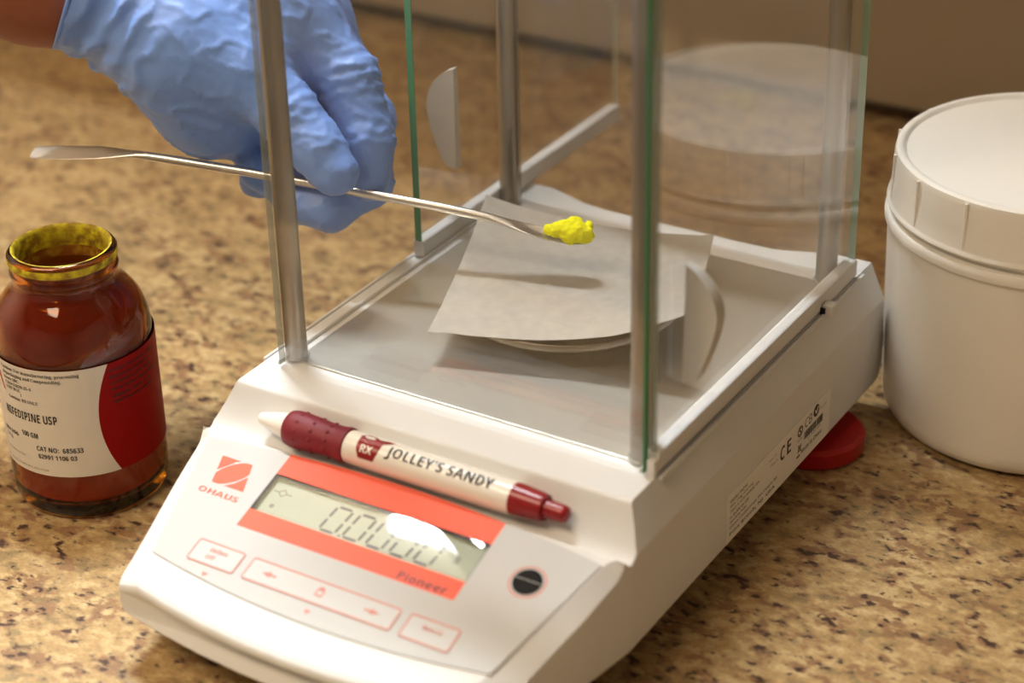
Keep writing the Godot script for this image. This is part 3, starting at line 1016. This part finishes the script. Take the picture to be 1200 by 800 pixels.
func build_bottle() -> void:
	var at := Vector3(-0.189, 0, 0.1165)
	var b := thing("amber_bottle", "open amber glass bottle with a white and red chemical label, dusted yellow at its neck", "bottle", at)
	var outer := [Vector2(0, 0.0028), Vector2(0.020, 0.0024), Vector2(0.028, 0.0004), Vector2(0.0312, 0.0), Vector2(0.0335, 0.0012), Vector2(0.0347, 0.0038), Vector2(0.0354, 0.0085), Vector2(0.0356, 0.014), Vector2(0.0356, 0.03), Vector2(0.0355, 0.055), Vector2(0.0354, 0.070), Vector2(0.0352, 0.0790), Vector2(0.0347, 0.0848), Vector2(0.0337, 0.0895), Vector2(0.0321, 0.0940), Vector2(0.0298, 0.0980), Vector2(0.0272, 0.1012), Vector2(0.0250, 0.1034), Vector2(0.0238, 0.1050), Vector2(0.0232, 0.1066)]
	var neck := [Vector2(0.0229, 0.1085), Vector2(0.0231, 0.1100), Vector2(0.0238, 0.1108), Vector2(0.0240, 0.1118), Vector2(0.0238, 0.1130), Vector2(0.0230, 0.1138), Vector2(0.0228, 0.1152), Vector2(0.0230, 0.1162), Vector2(0.0239, 0.1172), Vector2(0.0241, 0.1184), Vector2(0.0239, 0.1198), Vector2(0.0234, 0.1208), Vector2(0.0226, 0.1216), Vector2(0.0218, 0.1218), Vector2(0.0210, 0.1214), Vector2(0.0205, 0.1204), Vector2(0.0203, 0.118)]
	var body := outer.duplicate()
	body.append_array(neck)
	body.append_array([Vector2(0.0203, 0.1075), Vector2(0.0212, 0.1050), Vector2(0.0240, 0.1015), Vector2(0.0290, 0.0965), Vector2(0.0318, 0.0905), Vector2(0.0328, 0.083), Vector2(0.0330, 0.07), Vector2(0.0330, 0.012), Vector2(0.0318, 0.0075), Vector2(0.0280, 0.0060), Vector2(0, 0.0062)])
	obj("glass_body", lathe(body, 96), mats["amber glass"], b, 60.0)
	# powder inside and the dust on its walls
	var nz := noise(60.0, 2, FastNoiseLite.TYPE_SIMPLEX_SMOOTH, 6)
	var rows := []
	for q in [Vector2(0.0002, 0.0068), Vector2(0.0318, 0.0080), Vector2(0.0327, 0.0115), Vector2(0.0327, 0.05), Vector2(0.0326, 0.056), Vector2(0.026, 0.056), Vector2(0.018, 0.055), Vector2(0.010, 0.054), Vector2(0.0002, 0.0535)]:
		var r := []
		for k in 48:
			var an := TAU * k / 48.0
			var p := Vector3(sin(an) * q.x, q.y, cos(an) * q.x)
			if q.y > 0.052:
				p.y += 0.006 * nz.get_noise_2d(p.x, p.z) - p.x * 0.08
			r.append(p)
		rows.append(r)
	obj("powder_fill", loft(rows), mats["bottle powder"], b, 60.0)
	var film := Geo.new()
	film.add(lathe([Vector2(0.0201, 0.1120), Vector2(0.0201, 0.1175), Vector2(0.0203, 0.1203), Vector2(0.0209, 0.1217), Vector2(0.0217, 0.1221), Vector2(0.0221, 0.1220)], 96))
	obj("powder_dust", film, mats["powder dust"], b, 60.0)
	obj("powder_dust", lathe([Vector2(0.0199, 0.1070), Vector2(0.0199, 0.1122)], 96), mats["thin powder dust"], b, 60.0)
	obj("powder_dust", lathe([Vector2(0.02405, 0.1165), Vector2(0.02425, 0.1184), Vector2(0.02405, 0.1199)], 96), mats["powder dust"], b, 60.0)
	obj("powder_film", lathe([Vector2(0.0327, 0.052), Vector2(0.0327, 0.083), Vector2(0.0316, 0.0903), Vector2(0.0288, 0.0962), Vector2(0.0238, 0.1011), Vector2(0.0210, 0.1046), Vector2(0.0200, 0.1075)], 64), mats["film"], b, 60.0)
	# the label: white with a red field; angles run from z towards x
	var R := 0.0360
	var lo := 0.0242
	var hi := 0.0782
	var edge := func(h: float) -> float:  # where white meets red, degrees
		return 55.0 + 11.0 * pow((h - 0.0515) / 0.0267, 2.0)
	var sheet := func(from: Callable, to: Callable, n: int) -> Geo:
		var gr := []
		for k in 25:
			var h := lerpf(lo, hi, k / 24.0)
			var r := []
			for j in n + 1:
				var an := deg_to_rad(lerpf(from.call(h), to.call(h), float(j) / n))
				r.append(Vector3(sin(an) * R, h, cos(an) * R))
			gr.append(r)
		var g := grid(gr)
		var back := []
		for row in gr:
			var r := []
			for p in row:
				r.append(Vector3(p.x * 0.992, p.y, p.z * 0.992))
			back.append(r)
		return g
	var fixed := func(d: float) -> Callable:
		return func(_h: float) -> float: return d
	var lb := obj("paper_label", sheet.call(fixed.call(-78.0), edge, 48), mats["label white"], b, 60.0)
	var red := obj("red_label_field", sheet.call(edge, fixed.call(172.0), 40), mats["label red"], b, 60.0)
	var on := func(deg: float, h: float) -> Callable:
		return func(q: Vector2) -> Vector3:
			var an := deg_to_rad(deg) + q.x / R
			return Vector3(sin(an) * (R + 0.00012), h + q.y, cos(an) * (R + 0.00012))
	var D := R * PI / 180.0
	var t := Geo.new()
	t.add(letters("Caution: For manufacturing, processing", 64.0 * D, 0.0021, on.call(-18.8, 0.0743), true, true))
	t.add(letters("Repackaging and Compounding.", 50.0 * D, 0.0021, on.call(-17.6, 0.0716), true, true))
	t.add(letters("Store 20C.", 16.0 * D, 0.0015, on.call(-16.8, 0.0696), true, true))
	t.add(letters("CAS#21829-25-4", 25.0 * D, 0.0015, on.call(-16.0, 0.0672), true, true))
	t.add(letters("UNIT WGT.", 15.0 * D, 0.0015, on.call(-15.6, 0.0650), true, true))
	t.add(letters("1", 1.0 * D, 0.0016, on.call(-1.0, 0.0630), true, true))
	t.add(letters("Caution: RX ONLY", 27.0 * D, 0.0016, on.call(-14.0, 0.0604), true, true))
	t.add(letters("NIFEDIPINE USP", 46.3 * D, 0.0042, on.call(-20.5, 0.0513), true))
	t.add(letters("100 GM", 14.5 * D, 0.0026, on.call(-5.3, 0.0429), true))
	t.add(letters("061206", 18.0 * D, 0.0020, on.call(-28.0, 0.0408), true))
	t.add(letters("7/16", 9.0 * D, 0.0020, on.call(-27.0, 0.0375)))
	t.add(letters("CAT NO:  685633", 34.7 * D, 0.0025, on.call(6.7, 0.0367), true))
	t.add(letters("62991 1106 03", 29.0 * D, 0.0024, on.call(7.3, 0.0328), true))
	obj("label_print", t, mats["dark print"], lb, 180.0)
	var t2 := letters("Lot and expiry see cap", 24.0 * D, 0.0012, on.call(-30.0, 0.0315))
	t2.add(letters("Rx use only 55442 612.555.1234", 44.0 * D, 0.0012, on.call(-30.0, 0.0262)))
	obj("fine_print", t2, mats["grey print"], lb, 180.0)
	var t3 := Geo.new()
	var lines := ["CAUTION: Federal law prohibits", "dispensing without or", "in absence of proper", "Prescription. Keep tightly", "closed. Store in a", "light resistant container."]
	var wide := [46.0, 40.0, 40.0, 43.0, 36.0, 39.0]
	for k in 6:
		t3.add(letters(lines[k], wide[k] * D, 0.0019, on.call(65.5 + k * 0.4, 0.0733 - 0.0031 * k), true))
	obj("label_print", t3, mats["dark print"], red, 180.0)
	var em := wrapped(PackedVector2Array([Vector2(-0.006, 0.0), Vector2(0.0022, -0.0012), Vector2(-0.0008, 0.0072), Vector2(-0.006, 0.009)]), on.call(-21.5, 0.0640), 0.002)
	obj("label_emblem", em, mats["label red bright"], lb, 180.0)


func build_jar() -> void:
	var at := Vector3(0.1635, 0, -0.158)
	var j := thing("plastic_jar", "large round white plastic jar with a ribbed screw lid beside the balance", "jar", at)
	var w: Material = mats["jar plastic"]
	obj("jar_body", lathe([Vector2(0, 0.001), Vector2(0.058, 0.0), Vector2(0.0625, 0.0006), Vector2(0.0662, 0.0028), Vector2(0.0684, 0.0068), Vector2(0.0692, 0.0115), Vector2(0.0700, 0.03), Vector2(0.0712, 0.06), Vector2(0.0720, 0.088), Vector2(0.0721, 0.0985), Vector2(0.0726, 0.1000), Vector2(0.0738, 0.1008), Vector2(0.0740, 0.1026), Vector2(0.0738, 0.1046), Vector2(0.0730, 0.1056), Vector2(0.0700, 0.1060), Vector2(0.0690, 0.1064), Vector2(0.0690, 0.125), Vector2(0, 0.125)], 128), w, j, 35.0)
	var lid := obj("screw_lid", lathe([Vector2(0, 0.1085), Vector2(0.0700, 0.1085), Vector2(0.0728, 0.1088), Vector2(0.0734, 0.1098), Vector2(0.0730, 0.1112), Vector2(0.0722, 0.1122), Vector2(0.0716, 0.120), Vector2(0.0711, 0.1322), Vector2(0.0706, 0.1346), Vector2(0.0694, 0.1356), Vector2(0.0680, 0.1357), Vector2(0.0668, 0.1350), Vector2(0.0662, 0.1338), Vector2(0.0655, 0.1334), Vector2(0.060, 0.1338), Vector2(0.03, 0.1346), Vector2(0, 0.1349)], 128), w, j, 35.0)
	lid.set_meta("label", "white ribbed screw lid")
	for k in 15:
		var an := deg_to_rad(-12.0 + 24.0 * k)
		obj("lid_rib", box(Vector3(0.0017, 0.0232, 0.0016), Vector3(0, 0.1226, 0.0716), 0.0006).moved(Transform3D(Basis(Vector3.UP, an), Vector3.ZERO)), w, lid)


func build_person() -> void:
	var p := thing("person", "person's forearm and hand in a blue nitrile glove, pinching a spatula beside the balance", "person", Vector3(-0.205, 0.207, 0.036))
	var off := -p.position
	# the bare forearm, running on into the glove
	var B := [bone(Vector4(-0.3363, 0.3120, 0.1310, 0.0420), Vector4(-0.2915, 0.2474, 0.1016, 0.0340)), bone(Vector4(-0.2915, 0.2474, 0.1016, 0.0340), Vector4(-0.2391, 0.2172, 0.0613, 0.0270)), bone(Vector4(-0.2391, 0.2172, 0.0613, 0.0270), Vector4(-0.1950, 0.1992, 0.0345, 0.0210))]
	var arm := func(q: Vector3) -> float:
		return smin(smin(capsule(q, B[0]), capsule(q, B[1]), 0.02), capsule(q, B[2]), 0.01)
	var ag := surface_net(arm, Vector3(-0.388, 0.168, 0.004), Vector3(-0.164, 0.364, 0.183), 0.005)
	obj("forearm", ag.moved(Transform3D(Basis(), off)), mats["skin"], p, 180.0)
	# the glove
	var J := {
		"C": Vector4(-0.2236, 0.2161, 0.0496, 0.0300),
		"W0": Vector4(-0.2154, 0.2105, 0.0427, 0.0270),
		"W": Vector4(-0.2049, 0.2068, 0.0357, 0.0270),
		"HM": Vector4(-0.1811, 0.1916, 0.0334, 0.0290),
		"P1": Vector4(-0.1669, 0.1837, 0.0241, 0.0310),
		"P2": Vector4(-0.1613, 0.1941, 0.0004, 0.0290),
		"H2": Vector4(-0.1720, 0.1610, 0.0259, 0.0230),
		"H3": Vector4(-0.1664, 0.1583, 0.0107, 0.0200),
		"K1": Vector4(-0.1428, 0.1931, -0.0025, 0.0175),
		"I1": Vector4(-0.1160, 0.1716, -0.0027, 0.0140),
		"I2": Vector4(-0.1021, 0.1467, 0.0047, 0.0122),
		"I3": Vector4(-0.0984, 0.1318, 0.0108, 0.0100),
		"K2": Vector4(-0.1506, 0.1888, -0.0218, 0.0170),
		"M1": Vector4(-0.1132, 0.1490, -0.0113, 0.0125),
		"M2": Vector4(-0.1047, 0.1248, 0.0031, 0.0115),
		"M3": Vector4(-0.1160, 0.1161, 0.0185, 0.0105),
		"M4": Vector4(-0.1311, 0.1180, 0.0241, 0.0098),
		"R0": Vector4(-0.1688, 0.1807, -0.0240, 0.0160),
		"R1": Vector4(-0.1371, 0.1451, -0.0207, 0.0120),
		"R2": Vector4(-0.1254, 0.1151, 0.0022, 0.0110),
		"R3": Vector4(-0.1354, 0.1173, 0.0164, 0.0100),
		"R4": Vector4(-0.1515, 0.1308, 0.0246, 0.0086),
		"S1": Vector4(-0.1594, 0.1432, -0.0136, 0.0120),
		"S2": Vector4(-0.1516, 0.1219, 0.0062, 0.0100),
		"S3": Vector4(-0.1560, 0.1211, 0.0175, 0.0090),
		"T0": Vector4(-0.1690, 0.1911, 0.0422, 0.0170),
		"T1": Vector4(-0.1431, 0.1840, 0.0359, 0.0160),
		"T2": Vector4(-0.1232, 0.1671, 0.0344, 0.0134),
		"T3": Vector4(-0.1076, 0.1544, 0.0355, 0.0120),
		"T4": Vector4(-0.0977, 0.1451, 0.0367, 0.0108)}
	var chain := func(names: Array) -> Array:
		var o := []
		for k in names.size() - 1:
			o.append(bone(J[names[k]], J[names[k + 1]]))
		return o
	var palm: Array = chain.call(["C", "W0", "W", "HM", "P1", "P2", "K1"]) + chain.call(["P2", "K2"]) + chain.call(["P2", "R0"]) + chain.call(["P1", "T0"]) + chain.call(["HM", "H2", "H3"])
	var fingers := [chain.call(["K1", "I1", "I2", "I3"]), chain.call(["K2", "M1", "M2", "M3", "M4"]), chain.call(["R0", "R1", "R2", "R3", "R4"]), chain.call(["R0", "S1", "S2", "S3"]), chain.call(["T0", "T1", "T2", "T3", "T4"])]
	var cut_n := (Vector3(J["C"].x, J["C"].y, J["C"].z) - Vector3(J["W"].x, J["W"].y, J["W"].z)).normalized()
	var cut_at := Vector3(J["C"].x, J["C"].y, J["C"].z) + cut_n * 0.002
	var skin_of := func(q: Vector3) -> float:
		var d := 1.0
		for c in palm:
			d = smin(d, capsule(q, c), 0.016)
		var hand := d
		var all_f := 1.0
		for f in fingers:
			var e := 1.0
			for c in f:
				e = smin(e, capsule(q, c), 0.004)
			all_f = smin(all_f, e, 0.0018)
		hand = smin(hand, all_f, 0.009)
		return maxf(hand, (q - cut_at).dot(cut_n))
	var g := surface_net(skin_of, Vector3(-0.260, 0.099, -0.046), Vector3(-0.082, 0.252, 0.086), 0.0017)
	# folds of the loose glove
	var vn := vertex_normals(g)
	var wr := noise(75.0, 2, FastNoiseLite.TYPE_SIMPLEX_SMOOTH, 14)
	var fine := noise(190.0, 2, FastNoiseLite.TYPE_SIMPLEX_SMOOTH, 15)
	var axis := cut_n
	var cuff0 := Vector3(J["W"].x, J["W"].y, J["W"].z)
	# folds across the fingers: place, reach
	var folds := [["I1", 0.020], ["I2", 0.016], ["T2", 0.018], ["T3", 0.013], ["M1", 0.014], ["K1", 0.016]]
	for k in g.v.size():
		var q := g.v[k]
		var d := 0.0
		var far := (q - cuff0).dot(axis)
		# slack at the wrist: long folds round the arm
		var s := smoothstep(-0.028, 0.012, far) * (1.0 - smoothstep(0.034, 0.042, far) * 0.6)
		var w := q - axis * ((q - cuff0).dot(axis)) * 0.25 + Vector3(q.y, q.z, q.x) * 0.35
		var ph := far * 480.0 + q.y * 160.0 + 4.0 * wr.get_noise_3dv(w * 0.45)
		s *= 1.0 - smoothstep(0.014, 0.024, far) * 0.85
		d += s * (0.0034 * pow(0.5 + 0.5 * cos(ph), 2.2) - 0.0012) * clampf(0.75 + 0.9 * wr.get_noise_3dv(q * 0.5 + Vector3(5, 1, 0)), 0.25, 1.3)
		# light slack everywhere
		var qa := q - axis * (q.dot(axis) * 0.45)
		var r2 := maxf(1.0 - absf(fine.get_noise_3dv(qa * 0.6 + Vector3(0.3, 0.1, 0.2))) * 4.0, 0.0)
		d += (1.0 - s) * 0.00028 * r2 * r2
		var r3 := maxf(1.0 - absf(wr.get_noise_3dv(qa * 0.75 + Vector3(1, 2, 3))) * 3.6, 0.0)
		d += (1.0 - s) * 0.0008 * pow(r3, 1.6)
		for f in folds:
			var c := Vector3(J[f[0]].x, J[f[0]].y, J[f[0]].z)
			var dist := q.distance_to(c)
			if dist < f[1]:
				var nm: String = f[0]
				var nx: String = {"I1": "I2", "I2": "I3", "T2": "T3", "T3": "T4", "M1": "M2", "K1": "I1"}[nm]
				var ax := (Vector3(J[nx].x, J[nx].y, J[nx].z) - c).normalized()
				var al := (q - c).dot(ax) + 0.0025 * wr.get_noise_3dv(q * 1.5)
				d += 0.0010 * sin(al * 1000.0) * (1.0 - smoothstep(f[1] * 0.5, f[1], dist))
		g.v[k] = q + vn[k] * d
	# the rolled cuff
	var gl := obj("glove", g.moved(Transform3D(Basis(), off)), mats["nitrile"], p, 180.0)
	gl.set_meta("label", "wrinkled blue nitrile glove")
	var ring := []
	var cx := cut_n.cross(Vector3.UP).normalized()
	var cy := cut_n.cross(cx)
	for k in 49:
		var an := TAU * k / 48.0
		var dir := cx * cos(an) + cy * sin(an)
		var r0 := 0.015
		var r1 := 0.06
		for j in 14:
			var mid := (r0 + r1) * 0.5
			var d := 1.0
			for c in palm:
				d = smin(d, capsule(cut_at - cut_n * 0.0005 + dir * mid, c), 0.016)
			if d < 0.0:
				r0 = mid
			else:
				r1 = mid
		var rr := r0
		var r := []
		for j in 8:
			var b := TAU * j / 8.0
			r.append(cut_at + off + dir * (rr + cos(b) * 0.0008) + cut_n * (sin(b) * 0.0010))
		ring.append(r)
	obj("cuff_bead", grid(ring, true).closed(), mats["nitrile"], gl, 180.0)


func make_materials() -> void:
	mat("white plastic", Color(0.86, 0.855, 0.845), 0.5, 0.0, 0.2)
	mat("white sheet", Color(0.77, 0.77, 0.765), 0.8, 0.0, 0.1)
	mat("white key", Color(0.79, 0.79, 0.785), 0.75, 0.0, 0.1)
	mat("handle plastic", Color(0.80, 0.79, 0.76), 0.4)
	mat("coral print", Color(0.96, 0.44, 0.36), 0.5, 0.0, 0.2)
	mat("pale red print", Color(0.84, 0.56, 0.52), 0.6, 0.0, 0.1)
	mat("display glass", Color(0.57, 0.60, 0.48), 0.4)
	mat("display ink", Color(0.13, 0.14, 0.11), 0.6)
	mat("display ink faint", Color(0.36, 0.38, 0.30), 0.5)
	mat("dark print", Color(0.10, 0.08, 0.08), 0.5)
	mat("maroon print", Color(0.42, 0.15, 0.12), 0.5)
	mat("grey print", Color(0.42, 0.38, 0.36), 0.5)
	mat("smoked plastic", Color(0.13, 0.115, 0.10), 0.6, 0.0, 0.2)
	mat("black plastic", Color(0.05, 0.045, 0.04), 0.5)
	mat("red plastic", Color(0.66, 0.03, 0.05), 0.35)
	mat("label paper", Color(0.93, 0.915, 0.89), 0.4)
	mat("label white", Color(0.86, 0.83, 0.79), 0.45)
	mat("label red", Color(0.56, 0.015, 0.01), 0.5, 0.0, 0.25)
	mat("label red bright", Color(0.78, 0.16, 0.14), 0.45)
	mat("white pen plastic", Color(0.93, 0.91, 0.87), 0.2)
	mat("maroon rubber", Color(0.48, 0.08, 0.14), 0.55)
	mat("red pen plastic", Color(0.55, 0.08, 0.10), 0.25)
	mat("jar plastic", Color(0.96, 0.945, 0.91), 0.36).subsurf_scatter_strength = 0.0
	var glass := mat("glass", Color(0.9, 0.93, 0.9, 0.012), 0.0)
	glass.transparency = BaseMaterial3D.TRANSPARENCY_ALPHA
	glass.metallic_specular = 0.5
	glass.cull_mode = BaseMaterial3D.CULL_DISABLED
	var win := mat("clear window", Color(0.9, 0.9, 0.9, 0.02), 0.02)
	win.transparency = BaseMaterial3D.TRANSPARENCY_ALPHA
	var cp := mat("clear plastic", Color(0.75, 0.74, 0.70, 0.35), 0.2)
	cp.transparency = BaseMaterial3D.TRANSPARENCY_ALPHA
	mat("glass edge", Color(0.33, 0.60, 0.44), 0.25)
	mat("light glass edge", Color(0.62, 0.74, 0.62), 0.25)
	var pe := mat("pale glass edge", Color(0.62, 0.64, 0.56, 0.4), 0.2)
	pe.transparency = BaseMaterial3D.TRANSPARENCY_ALPHA
	var amber := mat("amber glass", Color(0.87, 0.54, 0.12, 0.0), 0.03)
	amber.refraction_enabled = true
	amber.refraction_scale = 0.05
	# metals with a fine brushed grain
	var st := mat("steel", Color(0.60, 0.57, 0.53), 0.33, 1.0)
	var fp := mat("floor plate", Color(0.80, 0.78, 0.73), 0.32, 0.72)
	var ps := mat("polished steel", Color(0.86, 0.84, 0.81), 0.33, 1.0)
	var gr := noise_tex(noise(0.06, 3, FastNoiseLite.TYPE_SIMPLEX, 9), 256, 1.2)
	fp.normal_enabled = true
	fp.normal_texture = gr
	fp.normal_scale = 0.25
	triplanar(fp, Vector3(3, 60, 120))
	st.normal_enabled = true
	st.normal_texture = gr
	st.normal_scale = 0.15
	triplanar(st, Vector3(60, 3, 60))
	ps.normal_enabled = false
	# paper, powder, glove, skin
	var pa := mat("paper", Color(0.71, 0.69, 0.65), 0.6)
	pa.albedo_texture = noise_tex(noise(0.03, 3, FastNoiseLite.TYPE_SIMPLEX_SMOOTH, 12), 256, 0.0, ramp([[0.0, Color(0.93, 0.93, 0.93)], [1.0, Color(1, 1, 1)]]))
	triplanar(pa, Vector3(14, 14, 14))
	pa.backlight_enabled = true
	pa.backlight = Color(0.35, 0.34, 0.32)
	var grains := noise_tex(noise(0.11, 3, FastNoiseLite.TYPE_SIMPLEX, 21), 256, 3.0)
	var yp := mat("yellow powder", Color(0.93, 0.92, 0.14), 0.9)
	yp.metallic_specular = 0.1
	yp.normal_enabled = true
	yp.normal_texture = grains
	yp.normal_scale = 0.8
	triplanar(yp, Vector3(90, 90, 90))
	var bp := mat("bottle powder", Color(0.80, 0.46, 0.05), 0.9)
	bp.metallic_specular = 0.1
	mat("film", Color(0.66, 0.44, 0.05), 0.9, 0.0, 0.1)
	var pd := mat("powder dust", Color(1, 1, 1), 0.7)
	pd.albedo_texture = noise_tex(noise(0.025, 4, FastNoiseLite.TYPE_SIMPLEX_SMOOTH, 31), 256, 0.0, ramp([[0.0, Color(0.40, 0.26, 0.04)], [0.36, Color(0.58, 0.46, 0.07)], [0.5, Color(0.70, 0.62, 0.07)], [0.75, Color(0.86, 0.80, 0.12)], [1.0, Color(0.92, 0.88, 0.2)]]))
	triplanar(pd, Vector3(22, 22, 22))
	var td := mat("thin powder dust", Color(1, 1, 1), 0.7)
	td.albedo_texture = noise_tex(noise(0.02, 4, FastNoiseLite.TYPE_SIMPLEX_SMOOTH, 33), 256, 0.0, ramp([[0.0, Color(0.48, 0.24, 0.03)], [0.45, Color(0.55, 0.32, 0.04)], [0.6, Color(0.66, 0.50, 0.07)], [1.0, Color(0.78, 0.68, 0.1)]]))
	triplanar(td, Vector3(22, 22, 22))
	var ni := mat("nitrile", Color(0.46, 0.60, 0.87), 0.45)
	ni.normal_enabled = true
	ni.normal_texture = noise_tex(noise(0.03, 4, FastNoiseLite.TYPE_SIMPLEX_SMOOTH, 41, FastNoiseLite.FRACTAL_RIDGED), 512, 5.0)
	ni.normal_scale = 0.05
	triplanar(ni, Vector3(11, 11, 11))
	mat("skin", Color(0.55, 0.30, 0.19), 0.55)
	# the room
	var stone := mat("stone laminate", Color(1, 1, 1), 0.34)
	stone.albedo_texture = stone_texture(2048)
	triplanar(stone, Vector3(1.05, 1.25, 1.6), true)
	mat("wall paint", Color(0.56, 0.49, 0.39), 0.6)
	mat("room paint", Color(0.80, 0.76, 0.70), 0.8)
	mat("room floor", Color(0.42, 0.36, 0.30), 0.6)
	mat("cabinet wood", Color(0.45, 0.31, 0.20), 0.5)
	var lamp := mat("lamp diffuser", Color(0.9, 0.9, 0.9), 0.6)
	lamp.emission_enabled = true
	lamp.emission = Color(0.94, 0.975, 1.0)
	lamp.emission_energy_multiplier = 1.5


func _ready() -> void:
	# camera
	var cam := Camera3D.new()
	cam.name = "camera"
	var at := CameraAttributesPhysical.new()
	at.frustum_focal_length = 73.556
	at.frustum_focus_distance = 0.92
	at.exposure_aperture = 5.6
	at.frustum_near = 0.02
	at.frustum_far = 20.0
	cam.attributes = at
	cam.transform = Transform3D(Basis(Vector3(0.85252, -0.02154, -0.52224), Vector3(-0.23565, 0.87603, -0.42080), Vector3(0.46656, 0.48180, 0.74175)), Vector3(0.41696, 0.522, 0.71093))
	add_child(cam)
	cam.current = true
	# sky and exposure
	var we := WorldEnvironment.new()
	we.name = "environment"
	var env := Environment.new()
	env.background_mode = Environment.BG_COLOR
	env.background_color = Color(0.02, 0.02, 0.02)
	env.tonemap_mode = Environment.TONE_MAPPER_LINEAR
	env.tonemap_exposure = 1.78
	env.sdfgi_enabled = true
	env.ssao_enabled = true
	env.ssil_enabled = true
	we.environment = env
	add_child(we)
	make_materials()
	# ceiling lights: each a glowing panel and an area light just below it
	ceiling_light(Vector3(-0.55, 1.485, -0.325), Vector2(0.54, 0.22), 4.5, "ceiling light panel above the counter's left side")
	ceiling_light(Vector3(-0.5, 1.485, 1.0), Vector2(1.2, 0.55), 0.95, "ceiling light panel in the middle of the room", Color(1.0, 0.86, 0.66))
	# the room
	structure("counter", box(Vector3(3.6, 0.036, 0.83), Vector3(0, -0.018, -0.065), 0.006), mats["stone laminate"])
	structure("base_cabinet", box(Vector3(3.56, 0.84, 0.74), Vector3(0, -0.457, -0.10)), mats["cabinet wood"])
	var w := PackedVector2Array([Vector2(-0.62, -0.9), Vector2(-0.478, -0.9), Vector2(-0.478, 0.016), Vector2(-0.446, 0.016), Vector2(-0.446, 1.5), Vector2(-0.62, 1.5)])
	var wg := slab(w, -2.0, 2.0).moved(Transform3D(Basis(Vector3(0, 0, 1), Vector3(1, 0, 0), Vector3(0, 1, 0)), Vector3.ZERO)).closed()
	structure("wall_back", wg, mats["wall paint"])
	structure("wall_left", box(Vector3(0.1, 2.4, 3.4), Vector3(-1.85, 0.3, 1.1)), mats["room paint"])
	structure("wall_right", box(Vector3(0.1, 2.4, 3.4), Vector3(1.85, 0.3, 1.1)), mats["room paint"])
	structure("wall_front", box(Vector3(3.8, 2.4, 0.1), Vector3(0, 0.3, 2.8)), mats["room paint"])
	structure("floor", box(Vector3(3.8, 0.1, 3.5), Vector3(0, -0.95, 1.1)), mats["room floor"])
	structure("ceiling", box(Vector3(3.8, 0.1, 3.5), Vector3(0, 1.55, 1.1)), mats["room paint"])
	structure("upper_cabinet", box(Vector3(3.6, 0.73, 0.214), Vector3(0, 0.885, -0.341), 0.004), mats["room paint"])
	# the things, largest first
	build_balance()
	build_jar()
	build_bottle()
	build_person()
	build_pan_and_paper()
	build_spatula()
	build_pen()


func ceiling_light(at: Vector3, size: Vector2, energy: float, label: String, tint := Color(0.94, 0.975, 1.0)) -> void:
	var t := thing("ceiling_light", label, "lamp", at)
	obj("light_frame", box(Vector3(size.x + 0.05, 0.012, size.y + 0.05), Vector3(0, 0.008, 0)), mats["white plastic"], t)
	obj("lamp_diffuser", box(Vector3(size.x, 0.006, size.y), Vector3(0, 0.0, 0)), mats["lamp diffuser"], t)
	var l := AreaLight3D.new()
	l.name = "ceiling_lamp"
	l.area_size = size
	l.light_energy = energy
	l.light_color = tint
	l.shadow_enabled = true
	l.set("area_range", 8.0)
	l.set("area_attenuation", 2.0)
	l.position = at + Vector3(0, -0.006, 0)
	l.rotation = Vector3(-PI / 2, 0, 0)
	add_child(l)
